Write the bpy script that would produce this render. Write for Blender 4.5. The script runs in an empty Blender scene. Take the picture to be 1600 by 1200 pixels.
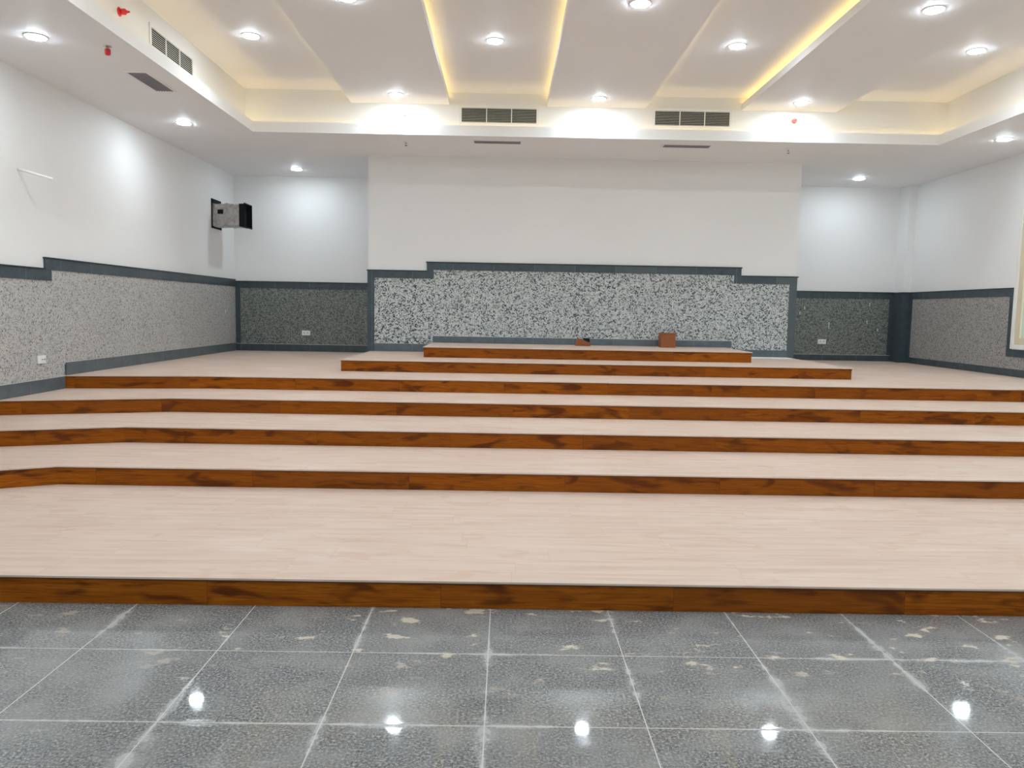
import bpy, bmesh, math, random
from mathutils import Vector, Matrix
random.seed(7)
S = bpy.context.scene
COL = S.collection
PI = math.pi

# ------------------------------------------------------------------ helpers
class MB:
    """collects shapes in world coordinates, builds ONE mesh object"""
    def __init__(self): self.bm = bmesh.new()
    def box(self, x0, x1, y0, y1, z0, z1):
        v = [self.bm.verts.new(p) for p in ((x0,y0,z0),(x1,y0,z0),(x1,y1,z0),(x0,y1,z0),(x0,y0,z1),(x1,y0,z1),(x1,y1,z1),(x0,y1,z1))]
        for f in ((3,2,1,0),(4,5,6,7),(0,1,5,4),(1,2,6,5),(2,3,7,6),(3,0,4,7)): self.bm.faces.new([v[i] for i in f])
        return self
    def extrude(self, pts, d):
        """closed polygon pts (3D) swept along vector d"""
        d = Vector(d)
        a = [self.bm.verts.new(p) for p in pts]; b = [self.bm.verts.new(Vector(p)+d) for p in pts]
        n = len(pts)
        self.bm.faces.new(a); self.bm.faces.new(b[::-1])
        for i in range(n): self.bm.faces.new([a[i], b[i], b[(i+1)%n], a[(i+1)%n]])
        return self
    def lathe(self, c, axis, prof, n=28, caps=(True, True)):
        """profile [(r, h)] turned round axis through c"""
        q = Vector((0,0,1)).rotation_difference(Vector(axis).normalized()); c = Vector(c)
        rings = []
        for r, h in prof:
            if r < 1e-6: rings.append([self.bm.verts.new(c + q @ Vector((0,0,h)))])
            else: rings.append([self.bm.verts.new(c + q @ Vector((r*math.cos(2*PI*i/n), r*math.sin(2*PI*i/n), h))) for i in range(n)])
        for A, B in zip(rings, rings[1:]):
            for i in range(n):
                j = (i+1) % n
                if len(A) == 1 and len(B) == 1: continue
                if len(A) == 1: self.bm.faces.new([A[0], B[i], B[j]])
                elif len(B) == 1: self.bm.faces.new([A[i], A[j], B[0]])
                else: self.bm.faces.new([A[i], A[j], B[j], B[i]])
        if caps[0] and len(rings[0]) > 1: self.bm.faces.new(rings[0])
        if caps[1] and len(rings[-1]) > 1: self.bm.faces.new(rings[-1])
        return self
    def tube(self, path, r, n=8):
        path = [Vector(p) for p in path]; rings = []
        for i, p in enumerate(path):
            t = (path[min(i+1, len(path)-1)] - path[max(i-1, 0)]).normalized()
            q = Vector((0,0,1)).rotation_difference(t)
            rr = r[i] if isinstance(r, (list, tuple)) else r
            rings.append([self.bm.verts.new(p + q @ Vector((rr*math.cos(2*PI*k/n), rr*math.sin(2*PI*k/n), 0))) for k in range(n)])
        for A, B in zip(rings, rings[1:]):
            for k in range(n): self.bm.faces.new([A[k], A[(k+1)%n], B[(k+1)%n], B[k]])
        self.bm.faces.new(rings[0][::-1]); self.bm.faces.new(rings[-1])
        return self
    def build(self, name, m, parent=None, origin=None, smooth=False, bevel=0):
        bmesh.ops.recalc_face_normals(self.bm, faces=self.bm.faces)
        if origin is None: origin = ORIG.get(parent.name, (0,0,0)) if parent else (0,0,0)
        bmesh.ops.translate(self.bm, verts=self.bm.verts, vec=-Vector(origin))
        me = bpy.data.meshes.new(name); self.bm.to_mesh(me); self.bm.free()
        if smooth:
            for p in me.polygons: p.use_smooth = True
        me.materials.append(m)
        o = bpy.data.objects.new(name, me); COL.objects.link(o)
        if parent: o.parent = parent
        else: o.location = origin
        ORIG[o.name] = tuple(origin)
        if bevel:
            b = o.modifiers.new('bevel', 'BEVEL'); b.width = bevel; b.segments = 2; b.limit_method = 'ANGLE'
        return o
ORIG = {}
def tag(o, label=None, cat=None, group=None, kind=None):
    if label: o['label'] = label
    if cat: o['category'] = cat
    if group: o['group'] = group
    if kind: o['kind'] = kind
    return o
def thing(name, loc, label, cat, group=None):
    o = bpy.data.objects.new(name, None); COL.objects.link(o); o.location = loc; o.empty_display_size = .1
    ORIG[o.name] = tuple(loc)
    return tag(o, label, cat, group)
def dup(root, loc, label):
    r = root.copy(); COL.objects.link(r); r.location = loc; r['label'] = label
    for ch in list(root.children):
        c = ch.copy(); COL.objects.link(c); c.parent = r
        for g in list(ch.children):
            d = g.copy(); COL.objects.link(d); d.parent = c
    return r

# ------------------------------------------------------------------ materials
class NT:
    def __init__(self, name):
        self.m = bpy.data.materials.new(name); self.m.use_nodes = True
        self.t = self.m.node_tree; self.b = self.t.nodes['Principled BSDF']
        g = self.n('ShaderNodeNewGeometry'); self.pos = g.outputs['Position']; self.nor = g.outputs['Normal']
    def n(self, kind, **kw):
        x = self.t.nodes.new(kind)
        for k, v in kw.items(): setattr(x, k, v)
        return x
    def set(self, sock, v):
        if hasattr(v, 'is_linked'): self.t.links.new(v, sock)
        else: sock.default_value = v
    def math(self, op, a, b=0.0, c=None, clamp=False):
        x = self.n('ShaderNodeMath', operation=op, use_clamp=clamp); self.set(x.inputs[0], a); self.set(x.inputs[1], b)
        if c is not None: self.set(x.inputs[2], c)
        return x.outputs[0]
    def sep(self, v):
        x = self.n('ShaderNodeSeparateXYZ'); self.set(x.inputs[0], v); return x.outputs
    def comb(self, a, b, c):
        x = self.n('ShaderNodeCombineXYZ')
        for i, v in enumerate((a, b, c)): self.set(x.inputs[i], v)
        return x.outputs[0]
    def vmul(self, v, s):
        x = self.n('ShaderNodeVectorMath', operation='MULTIPLY'); self.set(x.inputs[0], v); x.inputs[1].default_value = s; return x.outputs[0]
    def vadd(self, v, w):
        x = self.n('ShaderNodeVectorMath', operation='ADD'); self.set(x.inputs[0], v); self.set(x.inputs[1], w); return x.outputs[0]
    def noise(self, v, scale=5, detail=3, rough=.55, dist=0):
        x = self.n('ShaderNodeTexNoise'); self.set(x.inputs['Vector'], v); x.inputs['Scale'].default_value = scale
        x.inputs['Detail'].default_value = detail; x.inputs['Roughness'].default_value = rough; x.inputs['Distortion'].default_value = dist
        return x.outputs['Fac']
    def vor(self, v, scale, feature='F1'):
        x = self.n('ShaderNodeTexVoronoi', feature=feature); self.set(x.inputs['Vector'], v); x.inputs['Scale'].default_value = scale
        return x.outputs
    def white(self, v):
        x = self.n('ShaderNodeTexWhiteNoise', noise_dimensions='3D'); self.set(x.inputs['Vector'], v); return x.outputs['Value']
    def ramp(self, f, stops, interp='LINEAR'):
        x = self.n('ShaderNodeValToRGB'); self.set(x.inputs[0], f); e = x.color_ramp; e.interpolation = interp
        while len(e.elements) < len(stops): e.elements.new(.5)
        for el, (p, c) in zip(e.elements, stops):
            el.position = p; el.color = (c, c, c, 1) if isinstance(c, (int, float)) else (*c, 1)
        return x.outputs[0]
    def mix(self, f, a, b, mode='MIX'):
        x = self.n('ShaderNodeMix', data_type='RGBA', blend_type=mode); self.set(x.inputs[0], f)
        self.set(x.inputs[6], a if hasattr(a, 'is_linked') else (*a, 1)); self.set(x.inputs[7], b if hasattr(b, 'is_linked') else (*b, 1))
        return x.outputs[2]
    def step(self, v, lo, hi):
        x = self.n('ShaderNodeMapRange', interpolation_type='SMOOTHSTEP'); self.set(x.inputs[0], v)
        x.inputs[1].default_value = lo; x.inputs[2].default_value = hi; return x.outputs[0]
    def out(self, color, rough=.5, spec=.5, bump=None, bstr=.2, bdist=.01, metal=0):
        self.set(self.b.inputs['Base Color'], color if hasattr(color, 'is_linked') else (*color, 1))
        self.set(self.b.inputs['Roughness'], rough); self.b.inputs['Specular IOR Level'].default_value = spec
        self.b.inputs['Metallic'].default_value = metal
        if bump is not None:
            x = self.n('ShaderNodeBump'); x.inputs['Strength'].default_value = bstr; x.inputs['Distance'].default_value = bdist
            self.set(x.inputs['Height'], bump); self.t.links.new(x.outputs[0], self.b.inputs['Normal'])
        return self.m

def lin(r, g, b): return tuple(((c/255)/12.92 if c <= 10 else (((c/255)+.055)/1.055)**2.4) for c in (r, g, b))
def flat(name, col, rough=.5, spec=.5, var=.05, scale=6, metal=0):
    t = NT(name); f = t.noise(t.pos, scale, 3)
    a = tuple(c*(1-var) for c in col); b = tuple(min(1, c*(1+var)) for c in col)
    return t.out(t.mix(f, a, b), rough, spec, metal=metal)

def paint(name, col):
    t = NT(name); f = t.noise(t.pos, .8, 4); g = t.noise(t.pos, 90, 2)
    a = tuple(c*.97 for c in col); b = tuple(min(1, c*1.03) for c in col)
    return t.out(t.mix(f, a, b), .55, .3, bump=g, bstr=.05, bdist=.004)
M_wall = paint('white_wall_paint', (.86, .86, .855))
M_ceil = paint('ceiling_paint', (.87, .87, .885))

def terrazzo(name, pale, mid, dark, cells, pd, pm, slab=.9, slabvar=.12):
    """ground stone chippings: pale matrix with dark and mid-grey grains"""
    t = NT(name)
    nz = t.comb(t.noise(t.pos, cells*.8, 2), t.noise(t.vadd(t.pos, (3, 1, 7)), cells*.8, 2), t.noise(t.vadd(t.pos, (9, 5, 2)), cells*.8, 2))
    w = t.vadd(t.pos, t.vmul(nz, (.45/cells,)*3))
    a = t.sep(t.vor(w, cells)['Color'])[0]; b = t.sep(t.vor(t.vadd(w, (5, 8, 3)), cells*1.9)['Color'])[1]
    c = t.ramp(a, [(0, dark), (pd, dark), (pd+.03, mid), (pm, mid), (pm+.04, pale), (1, tuple(min(1, x*1.18) for x in pale))])
    c = t.mix(t.math('MULTIPLY', t.math('LESS_THAN', b, pd*.75), .75), c, dark)
    c = t.mix(t.math('MULTIPLY', t.math('GREATER_THAN', b, .9), .5), c, tuple(min(1, x*1.3) for x in pale))
    big = t.noise(t.pos, 1.1, 3); p = t.sep(t.pos)
    sl = t.white(t.comb(t.math('FLOOR', t.math('DIVIDE', p[0], slab)), t.math('FLOOR', t.math('DIVIDE', p[1], slab)), 0))
    c = t.mix(t.math('MULTIPLY_ADD', sl, slabvar, t.math('MULTIPLY', big, .18)), c, tuple(x*.5 for x in pale))
    return t.out(c, .38, .35)
M_terr_center = terrazzo('pale_speckled_granite', (.54, .565, .56), (.33, .36, .36), (.035, .05, .055), 56, .19, .42)
M_terr_left = terrazzo('warm_grey_granite', (.56, .55, .53), (.46, .455, .44), (.14, .14, .145), 70, .13, .40, .9, .2)
M_terr_back = terrazzo('dark_green_grey_granite', (.255, .275, .25), (.17, .19, .18), (.06, .075, .075), 62, .2, .5)
M_terr_right = terrazzo('brown_grey_granite', (.40, .385, .37), (.32, .31, .30), (.12, .12, .12), 70, .14, .45)

def darkstone(name, lo, hi):
    t = NT(name); p = t.sep(t.pos)
    s = t.math('ADD', p[0], p[1])
    tile = t.white(t.comb(t.math('FLOOR', t.math('DIVIDE', s, .62)), 0, 0))
    n = t.noise(t.pos, 9, 4, .65); g = t.noise(t.pos, 60, 2)
    c = t.mix(n, lo, hi)
    c = t.mix(t.math('MULTIPLY', t.step(tile, .55, 1.0), .45), c, (.12, .14, .145))
    c = t.mix(t.math('MULTIPLY', t.step(g, .62, .72), .35), c, (.16, .18, .185))
    j = t.math('ABSOLUTE', t.math('SUBTRACT', t.math('FRACT', t.math('DIVIDE', s, .62)), .5))
    c = t.mix(t.math('MULTIPLY', t.step(j, .494, .498), .5), c, (.3, .3, .3))
    return t.out(c, .32, .45)
M_stone = darkstone('dark_slate_border', (.022, .037, .048), (.080, .107, .125))
M_base = darkstone('dusty_slate_skirting', (.045, .068, .085), (.15, .185, .205))
M_cap = flat('black_polished_stone_edge', (.012, .017, .02), .3, .5)

def riser_wood():
    t = NT('stained_teak_riser'); p = t.sep(t.pos)
    tier = t.math('FLOOR', t.math('DIVIDE', p[2], .145))
    off = t.math('MULTIPLY', t.white(t.comb(tier, 3.3, 1.7)), 1.2)
    u = t.math('DIVIDE', t.math('ADD', t.math('ADD', p[0], 20.0), off), 1.19)
    board = t.math('FLOOR', u); rnd = t.white(t.comb(board, tier, .5))
    v = t.comb(t.math('MULTIPLY_ADD', rnd, 13.0, p[0]), t.math('MULTIPLY', p[1], 1.0), t.math('MULTIPLY_ADD', tier, 5.0, p[2]))
    grain = t.noise(t.vmul(v, (2.2, 4, 46)), 1.6, 5, .6, 1.2)
    fine = t.noise(t.vmul(v, (6, 20, 190)), 1.0, 3, .6)
    knot = t.noise(t.vmul(v, (2.6, 2, 9)), 1.3, 2, .5, .6)
    c = t.ramp(grain, [(.25, (.15, .032, .002)), (.5, (.36, .095, .003)), (.75, (.48, .155, .007))])
    c = t.mix(t.math('MULTIPLY', fine, .3), c, (.18, .048, .007))
    c = t.mix(t.math('MULTIPLY', t.step(knot, .50, .70), .8), c, (.07, .015, .004))
    c = t.mix(t.math('MULTIPLY', rnd, .8), c, t.mix(.6, c, (.15, .040, .007)))
    j = t.math('ABSOLUTE', t.math('SUBTRACT', t.math('FRACT', u), .5))
    c = t.mix(t.math('MULTIPLY', t.step(j, .4975, .499), .35), c, (.06, .02, .006))
    return t.out(c, .45, .12, bump=fine, bstr=.05, bdist=.002)
M_riser = riser_wood()

def tread_wood():
    t = NT('pale_dusty_laminate_tread'); p = t.sep(t.pos)
    row = t.math('FLOOR', t.math('DIVIDE', p[1], .19)); ro = t.white(t.comb(row, 7.7, 0))
    u = t.math('ADD', t.math('DIVIDE', t.math('ADD', p[0], 30.0), 1.21), ro)
    rnd = t.white(t.comb(t.math('FLOOR', u), row, 2.2))
    v = t.comb(t.math('MULTIPLY_ADD', rnd, 9.0, p[0]), t.math('MULTIPLY_ADD', row, 3.1, p[1]), p[2])
    g = t.noise(t.vmul(v, (.9, 13, 1)), 1.5, 5, .6, .5)
    dust = t.noise(t.vmul(t.pos, (.8, 1.6, 1)), 1.4, 4, .6)
    c = t.ramp(g, [(.28, (.59, .42, .325)), (.5, (.68, .515, .415)), (.72, (.725, .578, .48))])
    c = t.mix(t.math('MULTIPLY', rnd, .22), c, (.65, .49, .41))
    c = t.mix(t.math('MULTIPLY', t.step(dust, .45, .75), .55), c, (.76, .63, .54))
    spl = t.noise(t.vmul(t.pos, (1.7, 3.4, 1)), 1.7, 3, .5, .8)
    c = t.mix(t.math('MULTIPLY', t.step(spl, .59, .68), .42), c, (.62, .40, .29))
    j = t.math('ABSOLUTE', t.math('SUBTRACT', t.math('FRACT', t.math('DIVIDE', p[1], .19)), .5))
    c = t.mix(t.math('MULTIPLY', t.step(j, .485, .497), .10), c, (.4, .26, .18))
    k = t.math('ABSOLUTE', t.math('SUBTRACT', t.math('FRACT', u), .5))
    c = t.mix(t.math('MULTIPLY', t.step(k, .4965, .4985), .15), c, (.4, .26, .18))
    return t.out(c, .5, .3)
M_tread = tread_wood()
M_edge_shadow = flat('painted_shadow_edge', (.10, .035, .010), .4, .4)  # dark colour stands in for the shadow line under tread edges

TX, TY = -.054, 3.3246
def granite_floor():
    t = NT('polished_grey_granite_tiles'); p = t.sep(t.pos)
    u = t.math('DIVIDE', t.math('SUBTRACT', p[0], TX), .6); w = t.math('DIVIDE', t.math('SUBTRACT', p[1], TY), .6)
    fu = t.math('SUBTRACT', t.math('FRACT', t.math('ADD', u, 40.5)), .5); fw = t.math('SUBTRACT', t.math('FRACT', t.math('ADD', w, 40.5)), .5)
    au = t.math('ABSOLUTE', fu); aw = t.math('ABSOLUTE', fw)
    tile = t.white(t.comb(t.math('FLOOR', u), t.math('FLOOR', w), 1.5))
    n1 = t.noise(t.pos, 92, 3, .75); n2 = t.noise(t.vadd(t.pos, (4, 2, 8)), 34, 3, .6); n3 = t.noise(t.pos, 3.5, 4, .6)
    c = t.ramp(n1, [(.35, (.03, .037, .039)), (.46, (.125, .13, .132)), (.55, (.26, .262, .257)), (.66, (.54, .53, .515))])
    c = t.mix(t.step(n2, .42, .62), c, t.mix(.35, c, (.23, .235, .235)))
    c = t.mix(t.math('MULTIPLY', tile, .45), c, (.25, .24, .23))
    dust = t.math('MULTIPLY', t.step(n3, .40, .72), .6)
    c = t.mix(dust, c, (.33, .325, .315))
    # chalky dust caught along the joints
    nd = t.noise(t.vmul(t.pos, (1.3, 1.3, 1)), 1.1, 2); wn = t.noise(t.pos, 14, 3)
    wid = t.math('MULTIPLY', t.step(nd, .44, .66), .10)
    dl = t.math('SUBTRACT', 1.0, t.math('DIVIDE', au, t.math('ADD', wid, .004)), clamp=True)
    dl2 = t.math('SUBTRACT', 1.0, t.math('DIVIDE', aw, t.math('ADD', t.math('MULTIPLY', wid, .5), .003)), clamp=True)
    dd = t.math('MULTIPLY', t.math('MAXIMUM', dl, dl2), t.step(wn, .25, .6))
    c = t.mix(t.math('MULTIPLY', dd, .5), c, (.56, .55, .53))
    # cream mortar smears near the first step
    sp = t.noise(t.vmul(t.pos, (3.4, 5.5, 1)), 1.5, 4, .6, .1); zone = t.step(p[1], 2.7, 3.5)
    sx = t.step(p[0], -3.0, .4)
    smear = t.math('MULTIPLY', t.step(sp, .60, .67), t.math('MULTIPLY', zone, t.math('MULTIPLY_ADD', sx, .5, .35)))
    c = t.mix(smear, c, (.62, .53, .41))
    scr = t.noise(t.vmul(t.pos, (3, 11, 1)), 2.3, 3, .5, .2)
    c = t.mix(t.math('MULTIPLY', t.step(scr, .66, .72), .3), c, (.5, .5, .49))
    jl = t.math('MINIMUM', au, aw)
    jm = t.math('SUBTRACT', 1.0, t.step(jl, .0028, .0055))
    c = t.mix(t.math('MULTIPLY', jm, .7), c, (.60, .58, .54))
    rough = t.math('ADD', t.math('MULTIPLY', t.math('MAXIMUM', t.math('MAXIMUM', dd, smear), jm), .4), t.math('MULTIPLY_ADD', dust, .10, .03))
    return t.out(c, rough, .5)
M_floor = granite_floor()

def emit(name, col, strength):
    t = NT(name); t.b.inputs['Base Color'].default_value = (.9, .9, .9, 1)
    t.b.inputs['Emission Color'].default_value = (*col, 1); t.b.inputs['Emission Strength'].default_value = strength
    return t.m
M_lamp = emit('daylight_led_lens', (.815, .925, 1.0), 186)
M_led = emit('warm_led_tape', (1.0, .73, .31), 6.5)
M_led2 = emit('warm_led_tape_panels', (1.0, .68, .20), 8)
M_white = flat('white_enamel', (.82, .82, .81), .35, .5, .02)
M_grill = flat('white_aluminium_louvre', (.62, .64, .63), .4, .5, .02)
M_greylouv = flat('purple_grey_louvre', (.27, .25, .30), .5, .4, .04)
M_dark = flat('black_void', (.008, .012, .012), .7, .2)
M_red = flat('red_plastic', (.62, .02, .025), .4, .5)
M_brass = flat('chromed_metal', (.55, .53, .50), .25, .5, metal=.9)
M_pvc = flat('white_pvc', (.93, .93, .92), .4, .4, .02)
M_sock = flat('white_socket_plate', (.86, .86, .85), .35, .5, .01)
M_hole = flat('dark_socket_hole', (.03, .03, .03), .6, .3)
M_frame = flat('cream_aluminium', (.72, .64, .47), .4, .5, .02)
M_plaster = flat('white_plaster', (.84, .83, .80), .7, .2, .04)
M_strip = flat('bright_white_strip', (.94, .94, .94), .6, .3, .02)
M_block = flat('orange_brown_wood', (.27, .085, .022), .45, .4, .25, 14)
M_drip = flat('white_paint_drip', (.75, .76, .75), .6, .3, .02)
M_mort = flat('pale_mortar', (.55, .53, .50), .8, .2, .1, 30)
def foil():
    t = NT('crumpled_foil_wrap'); n = t.noise(t.pos, 18, 4, .6, .8); m = t.noise(t.pos, 9, 3)
    c = t.mix(n, (.26, .25, .245), (.86, .83, .82)); c = t.mix(t.step(m, .6, .72), c, (.36, .37, .28))  # dark tones paint the shade in the creases; greenish patches are stains
    return t.out(c, .38, .5, bump=n, bstr=1.0, bdist=.05, metal=.35)
M_foil = foil()
def glass():
    t = NT('green_tinted_pane'); nt = t.t
    tr = t.n('ShaderNodeBsdfTransparent'); tr.inputs[0].default_value = (.88, .94, .92, 1)
    gl = t.n('ShaderNodeBsdfGlossy'); gl.inputs['Roughness'].default_value = .02
    mx = t.n('ShaderNodeMixShader'); mx.inputs[0].default_value = .08
    nt.links.new(tr.outputs[0], mx.inputs[1]); nt.links.new(gl.outputs[0], mx.inputs[2])
    o = [x for x in nt.nodes if x.type == 'OUTPUT_MATERIAL'][0]; nt.links.new(mx.outputs[0], o.inputs[0])
    return t.m
M_glass = glass()

# ------------------------------------------------------------------ room dimensions
XL, XR = -4.88, 7.15            # side walls
YB, YR = 14.1, -3.0             # far wall, wall behind the camera
PX0, PX1, PY = -2.115, 4.45, 12.0   # projecting middle wall
ZS, ZT = 3.825, 4.417           # soffit underside, recess ceiling
SX0, SX1, SY0, SY1 = -3.39, 5.74, -1.0, 10.58     # opening in the soffit
FD = .15                        # lip to fascia distance
R = .145                        # riser
def st(o): o['kind'] = 'structure'; return o

# floor, walls
st(MB().box(XL-.15, XR+.15, YR-.15, YB+.15, -.12, 0).build('floor', M_floor))
st(MB().box(XL-.15, XL, YR-.15, YB+.15, 0, 4.6).build('wall_left', M_wall))
WY0, WY1, WZ0, WZ1 = 8.3, 10.92, 1.11, 3.1        # window opening in the side wall
wins = ((8.3, WY1), (4.3, 6.9), (.3, 2.9))  # first is the window in view, the other two are added for daylight
q = MB().box(XR, XR+.2, WY1, YB+.15, 0, 4.6)
for i, (a, c) in enumerate(wins):
    q.box(XR, XR+.2, a, c, 0, WZ0).box(XR, XR+.2, a, c, WZ1, 4.6).box(XR, XR+.2, wins[i+1][1] if i < 2 else YR-.15, a, 0, 4.6)
st(q.build('wall_right', M_wall))
st(MB().box(XL, XR, YB, YB+.15, 0, 4.6).build('wall_back', M_wall))
GZ = 3.0; added_bays = ((-3.6, -1.0), (0.0, 2.6), (3.6, 6.2))      # unseen glazed bays behind the camera, added to let in daylight
q = MB().box(XL, XR, YR-.15, YR, GZ, 4.6); xs = [XL]+[v for d in added_bays for v in d]+[XR]
for i in range(0, len(xs), 2): q.box(xs[i], xs[i+1], YR-.15, YR, 0, GZ)
st(q.build('wall_front', M_wall))
for i, (a, c) in enumerate(added_bays):
    q = MB(); g = .06; md = (a+c)/2
    for xa, xb in ((a, md), (md, c)):
        q.box(xa, xa+g, YR-.1, YR-.04, 0, GZ).box(xb-g, xb, YR-.1, YR-.04, 0, GZ).box(xa+g, xb-g, YR-.1, YR-.04, 0, .1).box(xa+g, xb-g, YR-.1, YR-.04, GZ-g, GZ)
    d = st(q.build('added_bay_%d' % (i+1), M_frame))
    MB().box(a+g, md-g, YR-.073, YR-.067, .1, GZ-g).box(md+g, c-g, YR-.073, YR-.067, .1, GZ-g).build('added_bay_pane', M_glass, d)
st(MB().box(PX0, PX1, PY, YB, 0, ZS+.02).build('wall_center', M_wall))
st(MB().box(XR-.13, XR, 13.77, YB, .725, ZS+.02).build('pillar', M_wall))

# ceiling: high deck, lowered soffit ring with a lip, fascia round the recess
ceil = st(MB().box(XL, XR, YR, YB, ZT, ZT+.1).build('ceiling', M_ceil))
m = MB()
m.box(XL, SX0, YR, YB, ZS, ZS+.02).box(SX1, XR, YR, YB, ZS, ZS+.02).box(SX0, SX1, SY1, YB, ZS, ZS+.02).box(SX0, SX1, YR, SY0, ZS, ZS+.02)
m.build('soffit', M_ceil, ceil)
LT = .018; LH = .135
m = MB()
zl = ZS+.02
m.box(SX0-LT, SX0, SY0-LT, SY1+LT, zl, ZS+LH).box(SX1, SX1+LT, SY0-LT, SY1+LT, zl, ZS+LH)
m.box(SX0, SX1, SY1, SY1+LT, zl, ZS+LH).box(SX0, SX1, SY0-LT, SY0, zl, ZS+LH)
m.build('cove_lip', M_wall, ceil)
FX0, FX1, FY0, FY1 = SX0-FD, SX1+FD, SY0-FD, SY1+FD
m = MB()
m.box(FX0-.02, FX0, FY0, FY1, ZS+.02, ZT).box(FX1, FX1+.02, FY0, FY1, ZS+.02, ZT).box(FX0-.02, FX1+.02, FY1, FY1+.02, ZS+.02, ZT).box(FX0-.02, FX1+.02, FY0-.02, FY0, ZS+.02, ZT)
m.build('fascia', M_wall, ceil)
m = MB(); e = .105; zz = ZS+.028
m.box(SX0-e-.008, SX0-e+.008, SY0-.1, SY1+.1, zz, zz+.008).box(SX1+e-.008, SX1+e+.008, SY0-.1, SY1+.1, zz, zz+.008)
m.box(SX0-.05, SX1+.05, SY1+e-.008, SY1+e+.008, zz, zz+.008)
m.build('led_tape', M_led, ceil)

# dropped ceiling panels with lit troughs along their long edges
ZP = 4.26
for (x0, x1, lab) in ((-2.12, -.805, 'dropped white ceiling panel nearest the wall with the foil duct'),
                      (.508, 1.828, 'dropped white ceiling panel hanging between the two far vent grilles'),
                      (3.125, 4.40, 'dropped white ceiling panel with a glowing yellow edge, over the window side of the hall')):
    t = thing('ceiling_panel', ((x0+x1)/2, 5, ZP), lab, 'ceiling panel', 'long dropped ceiling panels')
    MB().box(x0, x1, FY0, FY1, ZP, ZP+.016).build('panel_board', M_ceil, t)
    MB().box(x0, x0+.014, FY0, FY1, ZP+.016, ZP+.085).build('edge_lip', M_ceil, t)
    MB().box(x1-.014, x1, FY0, FY1, ZP+.016, ZP+.085).build('edge_lip', M_ceil, t)
    MB().box(x0+.14, x1-.14, FY0, FY1, ZP+.016, ZT).build('panel_core', M_ceil, t)
    for s in (x0+.10, x1-.10): MB().box(s-.007, s+.007, FY0+.05, FY1-.03, ZP+.044, ZP+.05).build('led_tape', M_led2, t)

# ------------------------------------------------------------------ wooden tiers
XK = -3.385
F = {1: (3.851, 3.851), 2: (5.845, 5.12), 3: (6.893, 6.39), 4: (7.89, 7.44), 5: (8.835, 8.60)}   # y of the straight front, y where it meets the left wall
def front(k):
    y, yl = F[k]
    return [(XL+.002, yl), (XK, y), (XR-.002, y)] if y != yl else [(XL+.002, y), (XR-.002, y)]
NO = .010; TH = .010; RB = .018
tier_lab = {1: 'lowest and deepest wooden tier, standing on the grey granite floor',
            2: 'second wooden tier up from the granite floor, a narrow pale tread over a brown riser',
            3: 'third wooden tier up from the granite floor, bending forward near the foil duct side',
            4: 'fourth wooden tier up, the last narrow tread below the wide top stage',
            5: 'wide top stage floor of pale laminate reaching to all three far walls'}
for k in range(1, 6):
    fr = front(k); z = R*k
    t = thing('wooden_step', (1.1, F[k][0], z-R), tier_lab[k], 'step', 'wooden stage tiers')
    if k < 5: back = [(x, y+.03) for x, y in front(k+1)][::-1]
    else: back = [(XR-.002, 13.768), (XR-.132, 13.768), (XR-.132, YB-.002), (PX1+.002, YB-.002), (PX1+.002, PY-.002), (PX0-.002, PY-.002), (PX0-.002, YB-.002), (XL+.002, YB-.002)]
    MB().extrude([(x, y-NO, z-TH) for x, y in fr] + [(x, y, z-TH) for x, y in back], (0, 0, TH)).build('tread', M_tread, t)
    MB().extrude([(x, y, z-R+.001) for x, y in fr] + [(x, y+RB, z-R+.001) for x, y in fr[::-1]], (0, 0, R-TH-.008)).build('riser_board', M_riser, t)
    MB().extrude([(x, y-.006, z-TH-.007) for x, y in fr] + [(x, y+RB, z-TH-.007) for x, y in fr[::-1]], (0, 0, .007)).build('shadow_strip', M_edge_shadow, t)  # dark strip paints the shadow below the tread overhang
for k, x0, x1, y0, lab in ((6, -2.075, 4.41, 9.823, 'wider of the two raised wooden platforms on the top stage, the lower one'),
                           (7, -1.115, 3.37, 10.60, 'topmost small wooden platform against the speckled middle wall')):
    z = R*k
    t = thing('wooden_platform', ((x0+x1)/2, y0, z-R), lab, 'platform', 'raised platforms on the top stage')
    MB().box(x0-NO, x1+NO, y0-NO, PY-.027, z-TH, z).build('tread', M_tread, t)
    MB().box(x0, x1, y0, y0+RB, z-R+.001, z-TH-.007).build('riser_board', M_riser, t)
    for xa in (x0, x1-RB): MB().box(xa, xa+RB, y0+RB, PY-.03, z-R+.001, z-TH-.001).build('side_board', M_riser, t)
    MB().box(x0-.006, x1+.006, y0-.006, y0+RB, z-TH-.007, z-TH).build('shadow_strip', M_edge_shadow, t)  # painted shadow line below the platform edge

# ------------------------------------------------------------------ stone cladding and borders
PT = .014     # slab proud of wall
BT = .024     # border proud of wall
def panel_xz(pts, y, d, name, mat, parent=None):
    return MB().extrude([(x, y, z) for x, z in pts], (0, d, 0)).build(name, mat, parent)
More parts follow.
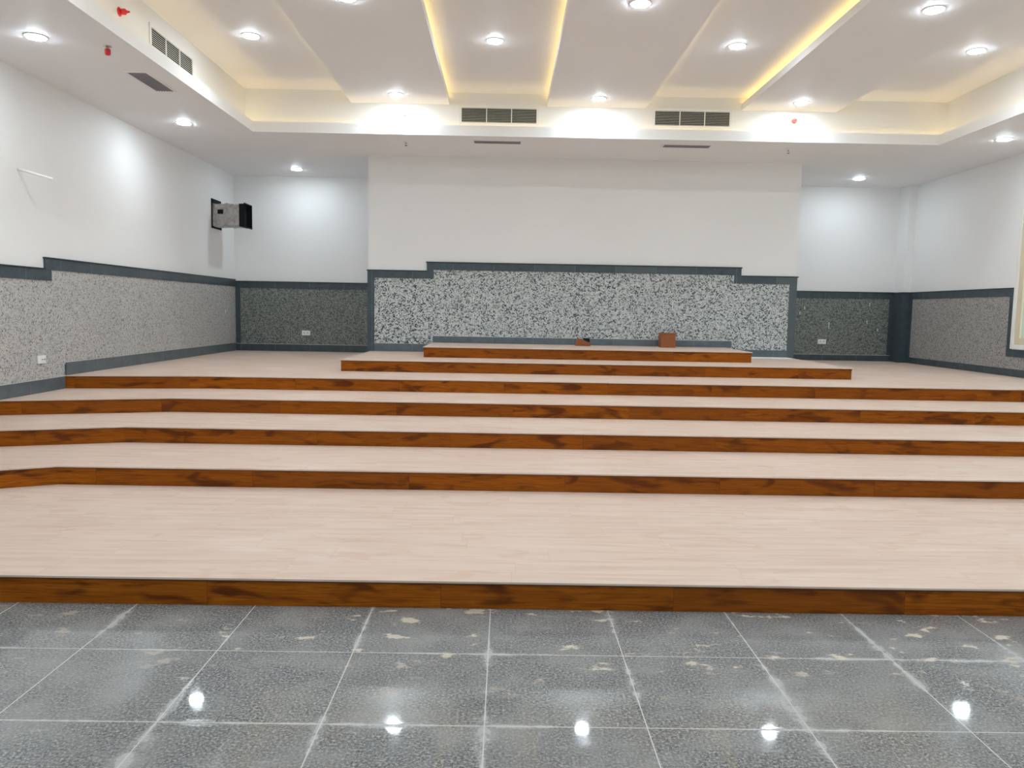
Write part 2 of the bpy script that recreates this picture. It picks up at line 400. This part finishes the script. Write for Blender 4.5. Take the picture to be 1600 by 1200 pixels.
# middle wall
st(panel_xz([(-2.02, .99), (-2.02, 1.99), (-1.115, 1.99), (-1.115, 2.125), (3.49, 2.125), (3.49, 2.0), (4.35, 2.0), (4.35, .985), (3.40, .985), (3.40, 1.01), (3.49, 1.04), (3.49, 1.115), (-1.12, 1.115), (-1.12, .99)], PY-PT, PT, 'trim_1', M_terr_center))
tr = MB(); y0, y1 = PY-BT, PY
tr.box(-2.125, -2.02, y0, y1, .727, 2.095).box(-2.02, -1.22, y0, y1, 1.99, 2.095).box(-1.22, -1.115, y0, y1, 1.99, 2.23)
tr.box(-1.115, 3.49, y0, y1, 2.125, 2.23).box(3.49, 3.595, y0, y1, 2.0, 2.23).box(3.595, 4.46, y0, y1, 2.0, 2.105).box(4.35, 4.46, y0, y1, .727, 2.0)
trim = st(tr.build('trim_2', M_stone))
cp = MB(); y0 = PY-BT-.008
cp.box(-2.135, -1.21, y0, PY, 2.095, 2.112).box(-1.232, 3.605, y0, PY, 2.23, 2.247).box(3.585, 4.475, y0, PY, 2.105, 2.122)
cp.build('stone_edge', M_cap, trim)
MB().box(-2.02, -1.12, PY-BT, PY, .872, .99).box(-1.12, 3.49, PY-BT, PY, 1.017, 1.115).box(3.40, 4.35, PY-BT, PY, .872, .985).build('baseboard_center', M_base)['kind'] = 'structure'
MB().box(-1.12, 3.49, PY-BT-.001, PY-.002, 1.115, 1.121).box(-2.02, -1.12, PY-BT-.001, PY-.002, .99, .995).build('mortar_joint', M_mort, bpy.data.objects['baseboard_center'])
# returns of the middle wall are bare; recess walls either side
zt = 1.958
def recess(x0, x1, n, mat, vx0, vx1, zb, side):
    st(MB().box(x0, x1, YB-PT, YB, .8, zt-.1).build('trim_%d' % n, mat))
    q = MB().box(x0, x1, YB-BT, YB, zt-.105, zt)
    q.box(vx0, vx1, YB-BT, YB, zb, zt-.105)
    o = st(q.build('trim_%d' % (n+1), M_stone)); MB().box(x0, x1, YB-BT-.01, YB, zt, zt+.016).build('stone_edge', M_cap, o)
    b = st(MB().box(x0, x1, YB-BT, YB, .727, zb).build('baseboard_%s' % side, M_stone))
    MB().box(x0, x1, YB-BT-.001, YB-.002, zb, zb+.006).build('mortar_joint', M_mort, b)
recess(XL+.001, PX0, 3, M_terr_back, XL+.001, XL+.105, .85, 'back_left')
recess(PX1, XR-.13, 5, M_terr_back, XR-.215, XR-.13, .83, 'back_right')
# left wall: border steps with the tiers
def wall_x(pts, x, d, name, mat, parent=None):
    return MB().extrude([(x, y, z) for y, z in pts], (d, 0, 0)).build(name, mat, parent)
yl5, yl4, yl3 = F[5][1], F[4][1], F[3][1]
ys = 8.33        # where the top border drops
st(wall_x([(YR+.01, .13), (YR+.01, 1.76), (ys+.08, 1.76), (ys+.08, 1.88), (YB-.01, 1.88), (YB-.01, .85), (yl5, .85), (yl5, .70), (yl4, .70), (yl4, .56), (yl3, .56), (yl3, .41), (F[2][1], .41), (F[2][1], .27), (F[1][1], .27), (F[1][1], .13)], XL, PT, 'trim_7', M_terr_left))
o = st(MB().box(XL, XL+BT, ys-.03, YB-.03, 1.87, 1.985).box(XL, XL+BT, ys-.03, ys+.075, 1.755, 1.87).box(XL, XL+BT, YR+.01, ys-.03, 1.755, 1.868).build('trim_8', M_stone))
MB().box(XL, XL+BT+.008, ys-.04, YB-.03, 1.985, 2.0).box(XL, XL+BT+.008, YR+.01, ys-.035, 1.868, 1.883).build('stone_edge', M_cap, o)
b = MB()
b.box(XL, XL+BT, yl5+.02, YB-.03, .727, .866).box(XL, XL+BT, yl4+.02, yl5-.014, .582, .716).box(XL, XL+BT, yl3+.02, yl4-.014, .437, .571).box(XL, XL+BT, F[2][1]+.02, yl3-.014, .292, .426).box(XL, XL+BT, F[1][1]+.02, F[2][1]-.014, .147, .281).box(XL, XL+BT, YR+.01, F[1][1]-.014, .002, .136)
b = st(b.build('baseboard_left', M_base))
MB().box(XL, XL+BT-.002, yl5+.02, YB-.03, .866, .872).box(XL, XL+BT-.002, yl4+.02, yl5-.014, .716, .722).build('mortar_joint', M_mort, b)
# right wall: border frames the window
st(wall_x([(YR+.01, .1), (YR+.01, 1.0), (WY1+.06, 1.0), (WY1+.06, 1.85), (13.75, 1.85), (13.75, .8), (F[5][0], .8), (F[5][0], .66), (F[4][0], .66), (F[4][0], .52), (F[3][0], .52), (F[3][0], .37), (F[2][0], .37), (F[2][0], .22), (F[1][0], .22), (F[1][0], .1)], XR, -PT, 'trim_9', M_terr_right))
o = st(MB().box(XR-BT, XR, WY1+.0, 13.768, 1.85, 1.955).box(XR-BT, XR, WY1, WY1+.085, 1.0, 1.85).box(XR-BT, XR, YR+.01, WY1, 1.0, 1.1).build('trim_10', M_stone))
MB().box(XR-BT-.008, XR, WY1, 13.768, 1.955, 1.97).build('stone_edge', M_cap, o)
MB().box(XR-BT, XR, 13.66, 13.768, .83, 1.85).build('corner_border', M_stone, o)
b = MB().box(XR-BT, XR, F[5][0]+.02, 13.768, .727, .83).box(XR-BT, XR, YR+.01, F[1][0]-.014, .002, .105)
for k in range(1, 5): b.box(XR-BT, XR, F[k][0]+.02, F[k+1][0]-.014, R*k+.002, R*k+.105)
st(b.build('baseboard_right', M_stone))
o = st(MB().box(XR-.13-BT, XR-.13, 13.77-BT, YB-.03, .727, 1.955).box(XR-.13, XR-BT, 13.77-BT, 13.77, .727, 1.955).build('trim_11', M_stone))
MB().box(XR-.13-BT-.008, XR-.13, 13.77-BT-.008, YB-.035, 1.955, 1.97).box(XR-.13, XR-BT-.01, 13.77-BT-.008, 13.77, 1.955, 1.97).build('stone_edge', M_cap, o)

# windows: one in view, the two nearer ones added for daylight
for k, (wy0, wy1) in enumerate(wins):
    w = MB(); fx0, fx1 = XR-.03, XR+.08; g = .065
    w.box(fx0, fx1, wy0, wy0+g, WZ0, WZ1).box(fx0, fx1, wy1-g, wy1, WZ0, WZ1).box(fx0, fx1, wy0+g, wy1-g, WZ0, WZ0+g).box(fx0, fx1, wy0+g, wy1-g, WZ1-g, WZ1)
    w = st(w.build('window_%d' % (k+1), M_plaster, bevel=.004))
    s = MB(); sx0, sx1 = XR-.015, XR+.05; h = .10; md = (wy0+wy1)/2
    for a, c in ((wy0+g, md), (md, wy1-g)):
        s.box(sx0, sx1, a, a+h, WZ0+g, WZ1-g).box(sx0, sx1, c-h, c, WZ0+g, WZ1-g).box(sx0, sx1, a+h, c-h, WZ0+g, WZ0+g+h).box(sx0, sx1, a+h, c-h, WZ1-g-h, WZ1-g)
    s.build('window_sash', M_frame, w, bevel=.004)
    MB().box(XR+.012, XR+.018, wy0+g+h, md-h, WZ0+g+h, WZ1-g-h).box(XR+.012, XR+.018, md+h, wy1-g-h, WZ0+g+h, WZ1-g-h).build('window_pane', M_glass, w)

# ------------------------------------------------------------------ downlights
def downlight(loc, lab):
    t = thing('downlight', loc, lab, 'ceiling light', 'round ceiling downlights')
    x, y, z = loc
    MB().lathe((x, y, z), (0, 0, -1), [(.080, 0), (.098, 0), (.098, .004), (.094, .007), (.084, .008), (.080, .006)], 32, (False, False)).build('trim_ring', M_white, t, smooth=True)
    MB().lathe((x, y, z), (0, 0, -1), [(.081, .003), (.081, .008), (.076, .014), (.050, .019), (0, .021)], 32, (True, False)).build('lens', M_lamp, t, smooth=True)
    return t
src = None
def light(x, y, z, lab):
    global src
    if src is None: src = downlight((x, y, z), lab)
    else: dup(src, (x, y, z), lab)
pn = {-1.455: 'panel nearest the duct wall', 1.147: 'middle dropped panel', 3.765: 'yellow-edged dropped panel'}
for x in pn:
    light(x, 10.28, ZP, 'lit round downlight at the far end of the %s' % pn[x])
    light(x, 7.17, ZP, 'lit round downlight on the %s, second from its far end' % pn[x])
    for y in (4.06, .95): light(x, y, ZP, 'lit round downlight on the %s, %s' % (pn[x], 'third from its far end' if y > 2 else 'fourth from its far end'))
rn = {-2.79: 'recess beside the side grille', -.17: 'recess above the first far grille', 2.45: 'recess above the second far grille', 5.05: 'recess nearest the window wall'}
for x in rn:
    for y, w_ in ((8.68, 'far'), (5.6, 'middle'), (2.5, 'near'), (-.5, 'last')):
        light(x, y, ZT, 'lit round downlight in the %s, %s one' % (rn[x], w_))
for x, nm in ((-4.13, 'soffit above the plastic conduit'), (6.35, 'soffit above the window wall')):
    for y, w_ in ((10.16, 'farthest one'), (7.04, 'second from the far end'), (3.95, 'third from the far end'), (.86, 'fourth from the far end')):
        light(x, y, ZS, 'lit round downlight in the %s, %s' % (nm, w_))
light(-3.55, 13.32, ZS, 'lit round downlight in the far soffit, before the foil duct alcove')
light(5.86, 13.2, ZS, 'lit round downlight in the far soffit, before the pillar alcove')

# ------------------------------------------------------------------ air grilles in the fascia
def grille_back(x0, x1, z0, z1, lab):
    y = FY1
    t = thing('air_grille', ((x0+x1)/2, y, z0), lab, 'air vent', 'dark louvred air grilles')
    f = .035
    MB().box(x0-f, x1+f, y-.012, y-.0005, z0-f, z0).box(x0-f, x1+f, y-.012, y-.0005, z1, z1+f).box(x0-f, x0, y-.012, y-.0005, z0, z1).box(x1, x1+f, y-.012, y-.0005, z0, z1).build('grille_frame', M_white, t)
    MB().box(x0, x1, y-.003, y-.001, z0, z1).build('backing', M_dark, t)
    q = MB()
    for i in range(9):
        zc = z0 + (i+.5)*(z1-z0)/9
        q.box(x0, x1, y-.0115, y-.008, zc-.0022, zc+.0022)
    q.build('louvre', M_grill, t)
    for k in (1, 2):
        xc = x0 + (x1-x0)*k/3; MB().box(xc-.006, xc+.006, y-.0125, y-.003, z0, z1).build('divider', M_white, t)
grille_back(-.64, .365, 4.035, 4.222, 'three-bay louvred air grille in the far fascia, between the first and middle ceiling panels')
grille_back(1.96, 2.965, 4.045, 4.232, 'three-bay louvred air grille in the far fascia, between the middle and yellow-edged ceiling panels')
def grille_side(y0, y1, z0, z1, lab):
    x = FX0
    t = thing('air_grille', (x, (y0+y1)/2, z0), lab, 'air vent', 'dark louvred air grilles')
    f = .035
    MB().box(x+.0005, x+.012, y0-f, y1+f, z0-f, z0).box(x+.0005, x+.012, y0-f, y1+f, z1, z1+f).box(x+.0005, x+.012, y0-f, y0, z0, z1).box(x+.0005, x+.012, y1, y1+f, z0, z1).build('grille_frame', M_white, t)
    MB().box(x+.001, x+.003, y0, y1, z0, z1).build('backing', M_dark, t)
    q = MB()
    for i in range(9):
        zc = z0 + (i+.5)*(z1-z0)/9
        q.box(x+.008, x+.0115, y0, y1, zc-.0022, zc+.0022)
    q.build('louvre', M_grill, t)
    for k in (1, 2):
        yc = y0 + (y1-y0)*k/3; MB().box(x+.003, x+.0125, yc-.006, yc+.006, z0, z1).build('divider', M_white, t)
grille_side(7.95, 8.95, 4.055, 4.235, 'louvred air grille in the side fascia, above the flush grey ceiling vent')
# flush vents under the soffit
def vent(x0, x1, y0, y1, lab):
    t = thing('ceiling_vent', ((x0+x1)/2, (y0+y1)/2, ZS), lab, 'ceiling vent', 'flush grey vents in the soffit')
    f = .025; z = ZS
    MB().box(x0-f, x1+f, y0-f, y0, z-.008, z).box(x0-f, x1+f, y1, y1+f, z-.008, z).box(x0-f, x0, y0, y1, z-.008, z).box(x1, x1+f, y0, y1, z-.008, z).build('vent_frame', M_ceil, t)
    q = MB().box(x0, x1, y0, y1, z-.004, z-.001)
    n = 7; lx = x1-x0 > y1-y0
    for i in range(n):
        a = (i+.5)/n
        if lx: c = y0+a*(y1-y0); q.box(x0, x1, c-.006, c+.004, z-.010, z-.004)
        else: c = x0+a*(x1-x0); q.box(c-.006, c+.004, y0, y1, z-.010, z-.004)
    q.build('louvre', M_greylouv, t)
vent(-.475, .16, 10.84, 11.0, 'flush grey vent under the soffit below the first far grille')
vent(2.13, 2.765, 10.86, 11.02, 'flush grey vent under the soffit below the second far grille')
vent(-3.82, -3.63, 8.03, 8.68, 'flush grey vent in the side soffit, beside the red-capped sprinkler')

# sprinklers
def pendant(x, y, capmat, lab):
    t = thing('ceiling_sprinkler', (x, y, ZS), lab, 'sprinkler', 'fire sprinklers')
    MB().lathe((x, y, ZS), (0, 0, -1), [(.036, -.003), (.036, .004), (.022, .012), (.013, .013)], 20).build('escutcheon', M_brass if capmat is M_red else M_white, t, smooth=True)
    q = MB().lathe((x, y, ZS), (0, 0, -1), [(.011, .010), (.011, .030), (.006, .034)], 14)
    for s in (-1, 1): q.tube([(x+s*.009, y, ZS-.03), (x+s*.014, y, ZS-.042), (x+s*.004, y, ZS-.058)], .003, 6)
    q.build('body', M_brass, t)
    if capmat is M_red: MB().lathe((x, y, ZS), (0, 0, -1), [(.021, .024), (.026, .034), (.026, .066), (.018, .078), (0, .08)], 18).build('cap', M_red, t, smooth=True)
    else: MB().lathe((x, y, ZS), (0, 0, -1), [(.017, .056), (.017, .059)], 16).build('deflector', M_dark, t)
pendant(-3.62, 7.26, M_red, 'red-capped sprinkler hanging from the side soffit near the flush vent')
pendant(-1.42, 11.0, M_brass, 'small bare sprinkler under the far soffit, beside the first flush vent')
pendant(3.88, 11.01, M_brass, 'small bare sprinkler under the far soffit, beyond the second flush vent')
def sidewall(p, d, mat, lab, r=.026):
    t = thing('wall_sprinkler', p, lab, 'sprinkler', 'fire sprinklers')
    MB().lathe(p, d, [(r*1.35, 0), (r*1.35, .004), (r*.9, .014), (r*.6, .016)], 20).build('escutcheon', mat if mat is not M_red else M_red, t, smooth=True)
    MB().lathe(p, d, [(r*.55, .012), (r*.9, .03), (r*.9, .055), (r*.4, .07), (r*.25, .095), (0, .097)], 18).build('cap', mat, t, smooth=True)
M_pink = flat('pale_red_plastic', (.60, .22, .19), .45, .4)
sidewall((FX0, 7.33, 4.15), (1, 0, 0), M_red, 'red sidewall sprinkler sticking out of the side fascia', .030)
sidewall((-1.412, FY1, 4.125), (0, -1, 0), M_white, 'white sidewall sprinkler on the far fascia, below the light beside the first grille')
sidewall((3.84, FY1, 4.135), (0, -1, 0), M_pink, 'pinkish sidewall sprinkler on the far fascia, past the second grille')

# ------------------------------------------------------------------ sockets
def socket_back(x, z, lab):
    y = YB-PT
    t = thing('wall_socket', (x, y, z-.043), lab, 'socket', 'white double sockets')
    MB().box(x-.075, x+.075, y-.012, y-.0005, z-.043, z+.043).build('plate', M_sock, t, bevel=.004)
    for s in (-.032, .032):
        so = MB().lathe((x+s, y-.0122, z), (0, -1, 0), [(.024, 0), (.024, .002), (.018, .0025)], 18).build('socket', M_sock, t)
        q = MB()
        for a in (-.009, .009): q.box(x+s+a-.0035, x+s+a+.0035, y-.0165, y-.0145, z-.006, z+.006)
        q.box(x+s-.004, x+s+.004, y-.0165, y-.0145, z+.009, z+.016).build('pin_hole', M_hole, so)
socket_back(-3.606, 1.06, 'white double socket on the dark alcove wall beside the foil duct')
socket_back(5.747, 1.065, 'white double socket on the dark alcove wall beside the pillar')
y, z, x = 8.17, .927, XL+PT
t = thing('wall_socket', (x, y, z-.043), 'white double socket on the side wall, low beside the step in the skirting', 'socket', 'white double sockets')
MB().box(x+.0005, x+.012, y-.07, y+.07, z-.043, z+.043).build('plate', M_sock, t, bevel=.004)
for s in (-.0, .04):
    so = MB().lathe((x+.0122, y+s, z), (1, 0, 0), [(.018, 0), (.018, .002), (.014, .0025)], 18).build('socket', M_sock, t)
    q = MB()
    for a in (-.007, .007): q.box(x+.0145, x+.0165, y+s+a-.003, y+s+a+.003, z-.006, z+.006)
    q.build('pin_hole', M_hole, so)

# ------------------------------------------------------------------ foil duct out of the wall
yd0, yd1, zd0, zd1, xe = 13.06, 13.43, 2.83, 3.21, -4.36
t = thing('ventilation_duct', (XL, (yd0+yd1)/2, zd0), 'foil-wrapped duct stub with a black open end jutting from the corner wall', 'duct')
q = MB(); NS = 9; rings = []; ncorner = []
per = []
for a in range(6): per.append((a/6, 0))
for a in range(6): per.append((1, a/6))
for a in range(6): per.append((1-a/6, 1))
for a in range(6): per.append((0, 1-a/6))
for i in range(NS):
    f = i/(NS-1); xx = XL+.0 + f*(xe-.06-XL); k = 1-.05*f
    ring = []
    for (u, v) in per:
        j = .014
        cy, cz = (yd0+yd1)/2, (zd0+zd1)/2
        py = cy+(u-.5)*(yd1-yd0)*k*1.0; pz = cz+(v-.5)*(zd1-zd0)*k
        if abs(u-.5) == .5 and abs(v-.5) == .5: py += (cy-py)*.07; pz += (cz-pz)*.07
        ring.append(q.bm.verts.new((xx+random.uniform(-.01, .01)*(0 < i), py+random.uniform(-j, j)*(0 < i < NS-1), pz+random.uniform(-j, j)*(0 < i < NS-1))))
    rings.append(ring)
for A, B in zip(rings, rings[1:]):
    n = len(A)
    for i in range(n): q.bm.faces.new([A[i], A[(i+1)%n], B[(i+1)%n], B[i]])
wrap = q.build('foil_wrap', M_foil, t)
q = MB(); a, b_, c, d_ = yd0-.03, yd1+.03, zd0-.03, zd1+.07
q.box(XL+.0005, XL+.012, a, yd0+.004, c, d_).box(XL+.0005, XL+.012, yd1-.004, b_, c, d_).box(XL+.0005, XL+.012, a, b_, c, zd0+.004).box(XL+.0005, XL+.012, a, b_, zd1-.004, d_)
q.build('wall_gap', M_dark, t)
q = MB(); a, b_, c, d_ = yd0+.005, yd1-.005, zd0+.005, zd1-.005
x0, x1 = xe-.075, xe+.02; g = .012
q.box(x0, x1, a, a+g, c, d_).box(x0, x1, b_-g, b_, c, d_).box(x0, x1, a, b_, c, c+g).box(x0, x1, a, b_, d_-g, d_).box(x0, x0+.01, a, b_, c, d_)
q.box(x1-.01, x1, a-.015, a+g, c-.015, d_+.015).box(x1-.01, x1, b_-g, b_+.015, c-.015, d_+.015).box(x1-.01, x1, a, b_, c-.015, c+g).box(x1-.01, x1, a, b_, d_-g, d_+.015)
q.build('black_collar', M_dark, t)
MB().box(XL+.10, XL+.19, yd0-.017, yd0-.012, 3.03, 3.10).build('dark_sticker', M_dark, t)

# rod standing out from the side wall
p0 = Vector((XL-.01, 7.93, 2.845)); p1 = p0 + Vector((.345, .015, -.095))
o = MB().tube([p0, p0.lerp(p1, .5), p1-(p1-p0)*.01, p1], [.013, .013, .013, .011], 12).build('plastic_conduit', M_pvc, origin=(XL, 7.93, 2.845), smooth=True)
tag(o, 'thin white plastic conduit sticking out of the bare side wall', 'pipe')

# ------------------------------------------------------------------ bits left on the top platform
zt7 = 7*R
t = thing('wooden_box', (2.43, 11.72, zt7), 'small brown wooden box with loose wires on the topmost platform', 'box')
MB().box(2.325, 2.545, 11.62, 11.82, zt7, zt7+.205).build('box_body', M_block, t, bevel=.004)
MB().box(2.318, 2.552, 11.613, 11.827, zt7+.205, zt7+.217).build('box_lid', M_block, t, bevel=.003)
M_w1 = flat('blue_wire', (.25, .35, .6), .4); M_w2 = flat('red_wire', (.5, .12, .1), .4); M_w3 = flat('black_wire', (.03, .03, .03), .4)
for i, (xx, mm) in enumerate(((2.37, M_w3), (2.42, M_w1), (2.46, M_w1), (2.50, M_w2), (2.525, M_w3))):
    zz = zt7+.216; h = (.06, .085, .075, .09, .06)[i]
    MB().tube([(xx, 11.70, zz), (xx+.008, 11.69, zz+h*.5), (xx-.012+.006*i, 11.68, zz+h*.9), (xx+.02-.01*i, 11.67, zz+h)], .0042, 6).build('wire', mm, t)
t = thing('plank_offcut', (1.155, 11.66, zt7), 'short slanted brown plank offcut leaning at the stone skirting of the topmost platform', 'plank')
MB().extrude([(1.045, 11.655, zt7), (1.275, 11.655, zt7), (1.275, 11.655, zt7+.045), (1.18, 11.655, zt7+.085), (1.075, 11.655, zt7+.122)], (0, .02, 0)).build('plank_board', M_block, t)
MB().extrude([(1.18, 11.655, zt7+.086), (1.262, 11.655, zt7+.052), (1.262, 11.655, zt7+.118), (1.155, 11.655, zt7+.122)], (0, .012, 0)).build('dark_wedge', M_dark, t)
o = MB().box(3.40, 4.36, 11.76, PY-BT-.004, .8705, .878).build('plaster_strip', M_strip, origin=(3.9, 11.85, .87))
tag(o, 'flat white strip on the lower platform at the foot of the middle wall', 'strip')
# dribbles of paint on the cladding
q = MB()
for (x, z0, z1) in ((-.497, 1.645, 1.76), (-.499, 1.42, 1.46), (2.56, 1.60, 1.73), (2.55, 1.2, 1.24), (2.33, 2.03, 2.06), (-.82, 2.02, 2.05)):
    q.box(x-.005, x+.005, PY-PT-.003, PY-PT+.002, z0, z1)
q.build('paint_drip', M_drip, bpy.data.objects['trim_1'])
q = MB()
for (x, z0, z1) in ((5.40, 1.64, 1.70), (5.32, 1.55, 1.60), (5.86, 1.30, 1.42), (6.55, 1.40, 1.46), (6.75, 1.27, 1.32), (6.58, 1.72, 1.78)):
    q.box(x-.006, x+.006, YB-PT-.003, YB-PT+.002, z0, z1)
q.build('paint_drip', M_drip, bpy.data.objects['trim_5'])
MB().box(XL+PT-.002, XL+PT+.003, 13.55, 13.60, 1.40, 1.45).build('paint_drip', M_drip, bpy.data.objects['trim_7'])

# ------------------------------------------------------------------ daylight outside the window
W = bpy.data.worlds.new('world'); S.world = W; W.use_nodes = True
nt = W.node_tree; bg = nt.nodes['Background']
tc = nt.nodes.new('ShaderNodeTexCoord'); sp = nt.nodes.new('ShaderNodeSeparateXYZ'); rp = nt.nodes.new('ShaderNodeValToRGB')
mr = nt.nodes.new('ShaderNodeMapRange'); mr.inputs[1].default_value = -1
nt.links.new(tc.outputs['Generated'], sp.inputs[0]); nt.links.new(sp.outputs[2], mr.inputs[0]); nt.links.new(mr.outputs[0], rp.inputs[0])
e = rp.color_ramp.elements; e[0].position = .45; e[0].color = (.62, .60, .55, 1); e[1].position = .52; e[1].color = (.72, .86, 1, 1)
nt.links.new(rp.outputs[0], bg.inputs[0]); bg.inputs[1].default_value = 1.5

# ------------------------------------------------------------------ camera
f, pitch, roll, yaw = 1213.66, math.radians(5.3686), math.radians(1.0095), math.radians(.5315)
cam = bpy.data.cameras.new('camera'); co = bpy.data.objects.new('camera', cam); COL.objects.link(co)
cam.sensor_fit = 'HORIZONTAL'; cam.sensor_width = 36; cam.lens = f/1600*36; cam.clip_start = .05
fw = Vector((math.sin(yaw)*math.cos(pitch), math.cos(yaw)*math.cos(pitch), -math.sin(pitch)))
rt = Vector((math.cos(yaw), -math.sin(yaw), 0)); up = rt.cross(fw)
Rr = math.cos(roll)*rt + math.sin(roll)*up; U = -math.sin(roll)*rt + math.cos(roll)*up
mw = Matrix((Rr, U, -fw)).transposed().to_4x4(); mw.translation = (0, 0, 1.52)
co.matrix_world = mw
S.camera = co
v = S.view_settings; v.view_transform = 'Standard'; v.look = 'None'; v.gamma = 1; v.use_curve_mapping = False; v.exposure = 0.06
S.cycles.max_bounces = 9; S.cycles.diffuse_bounces = 5
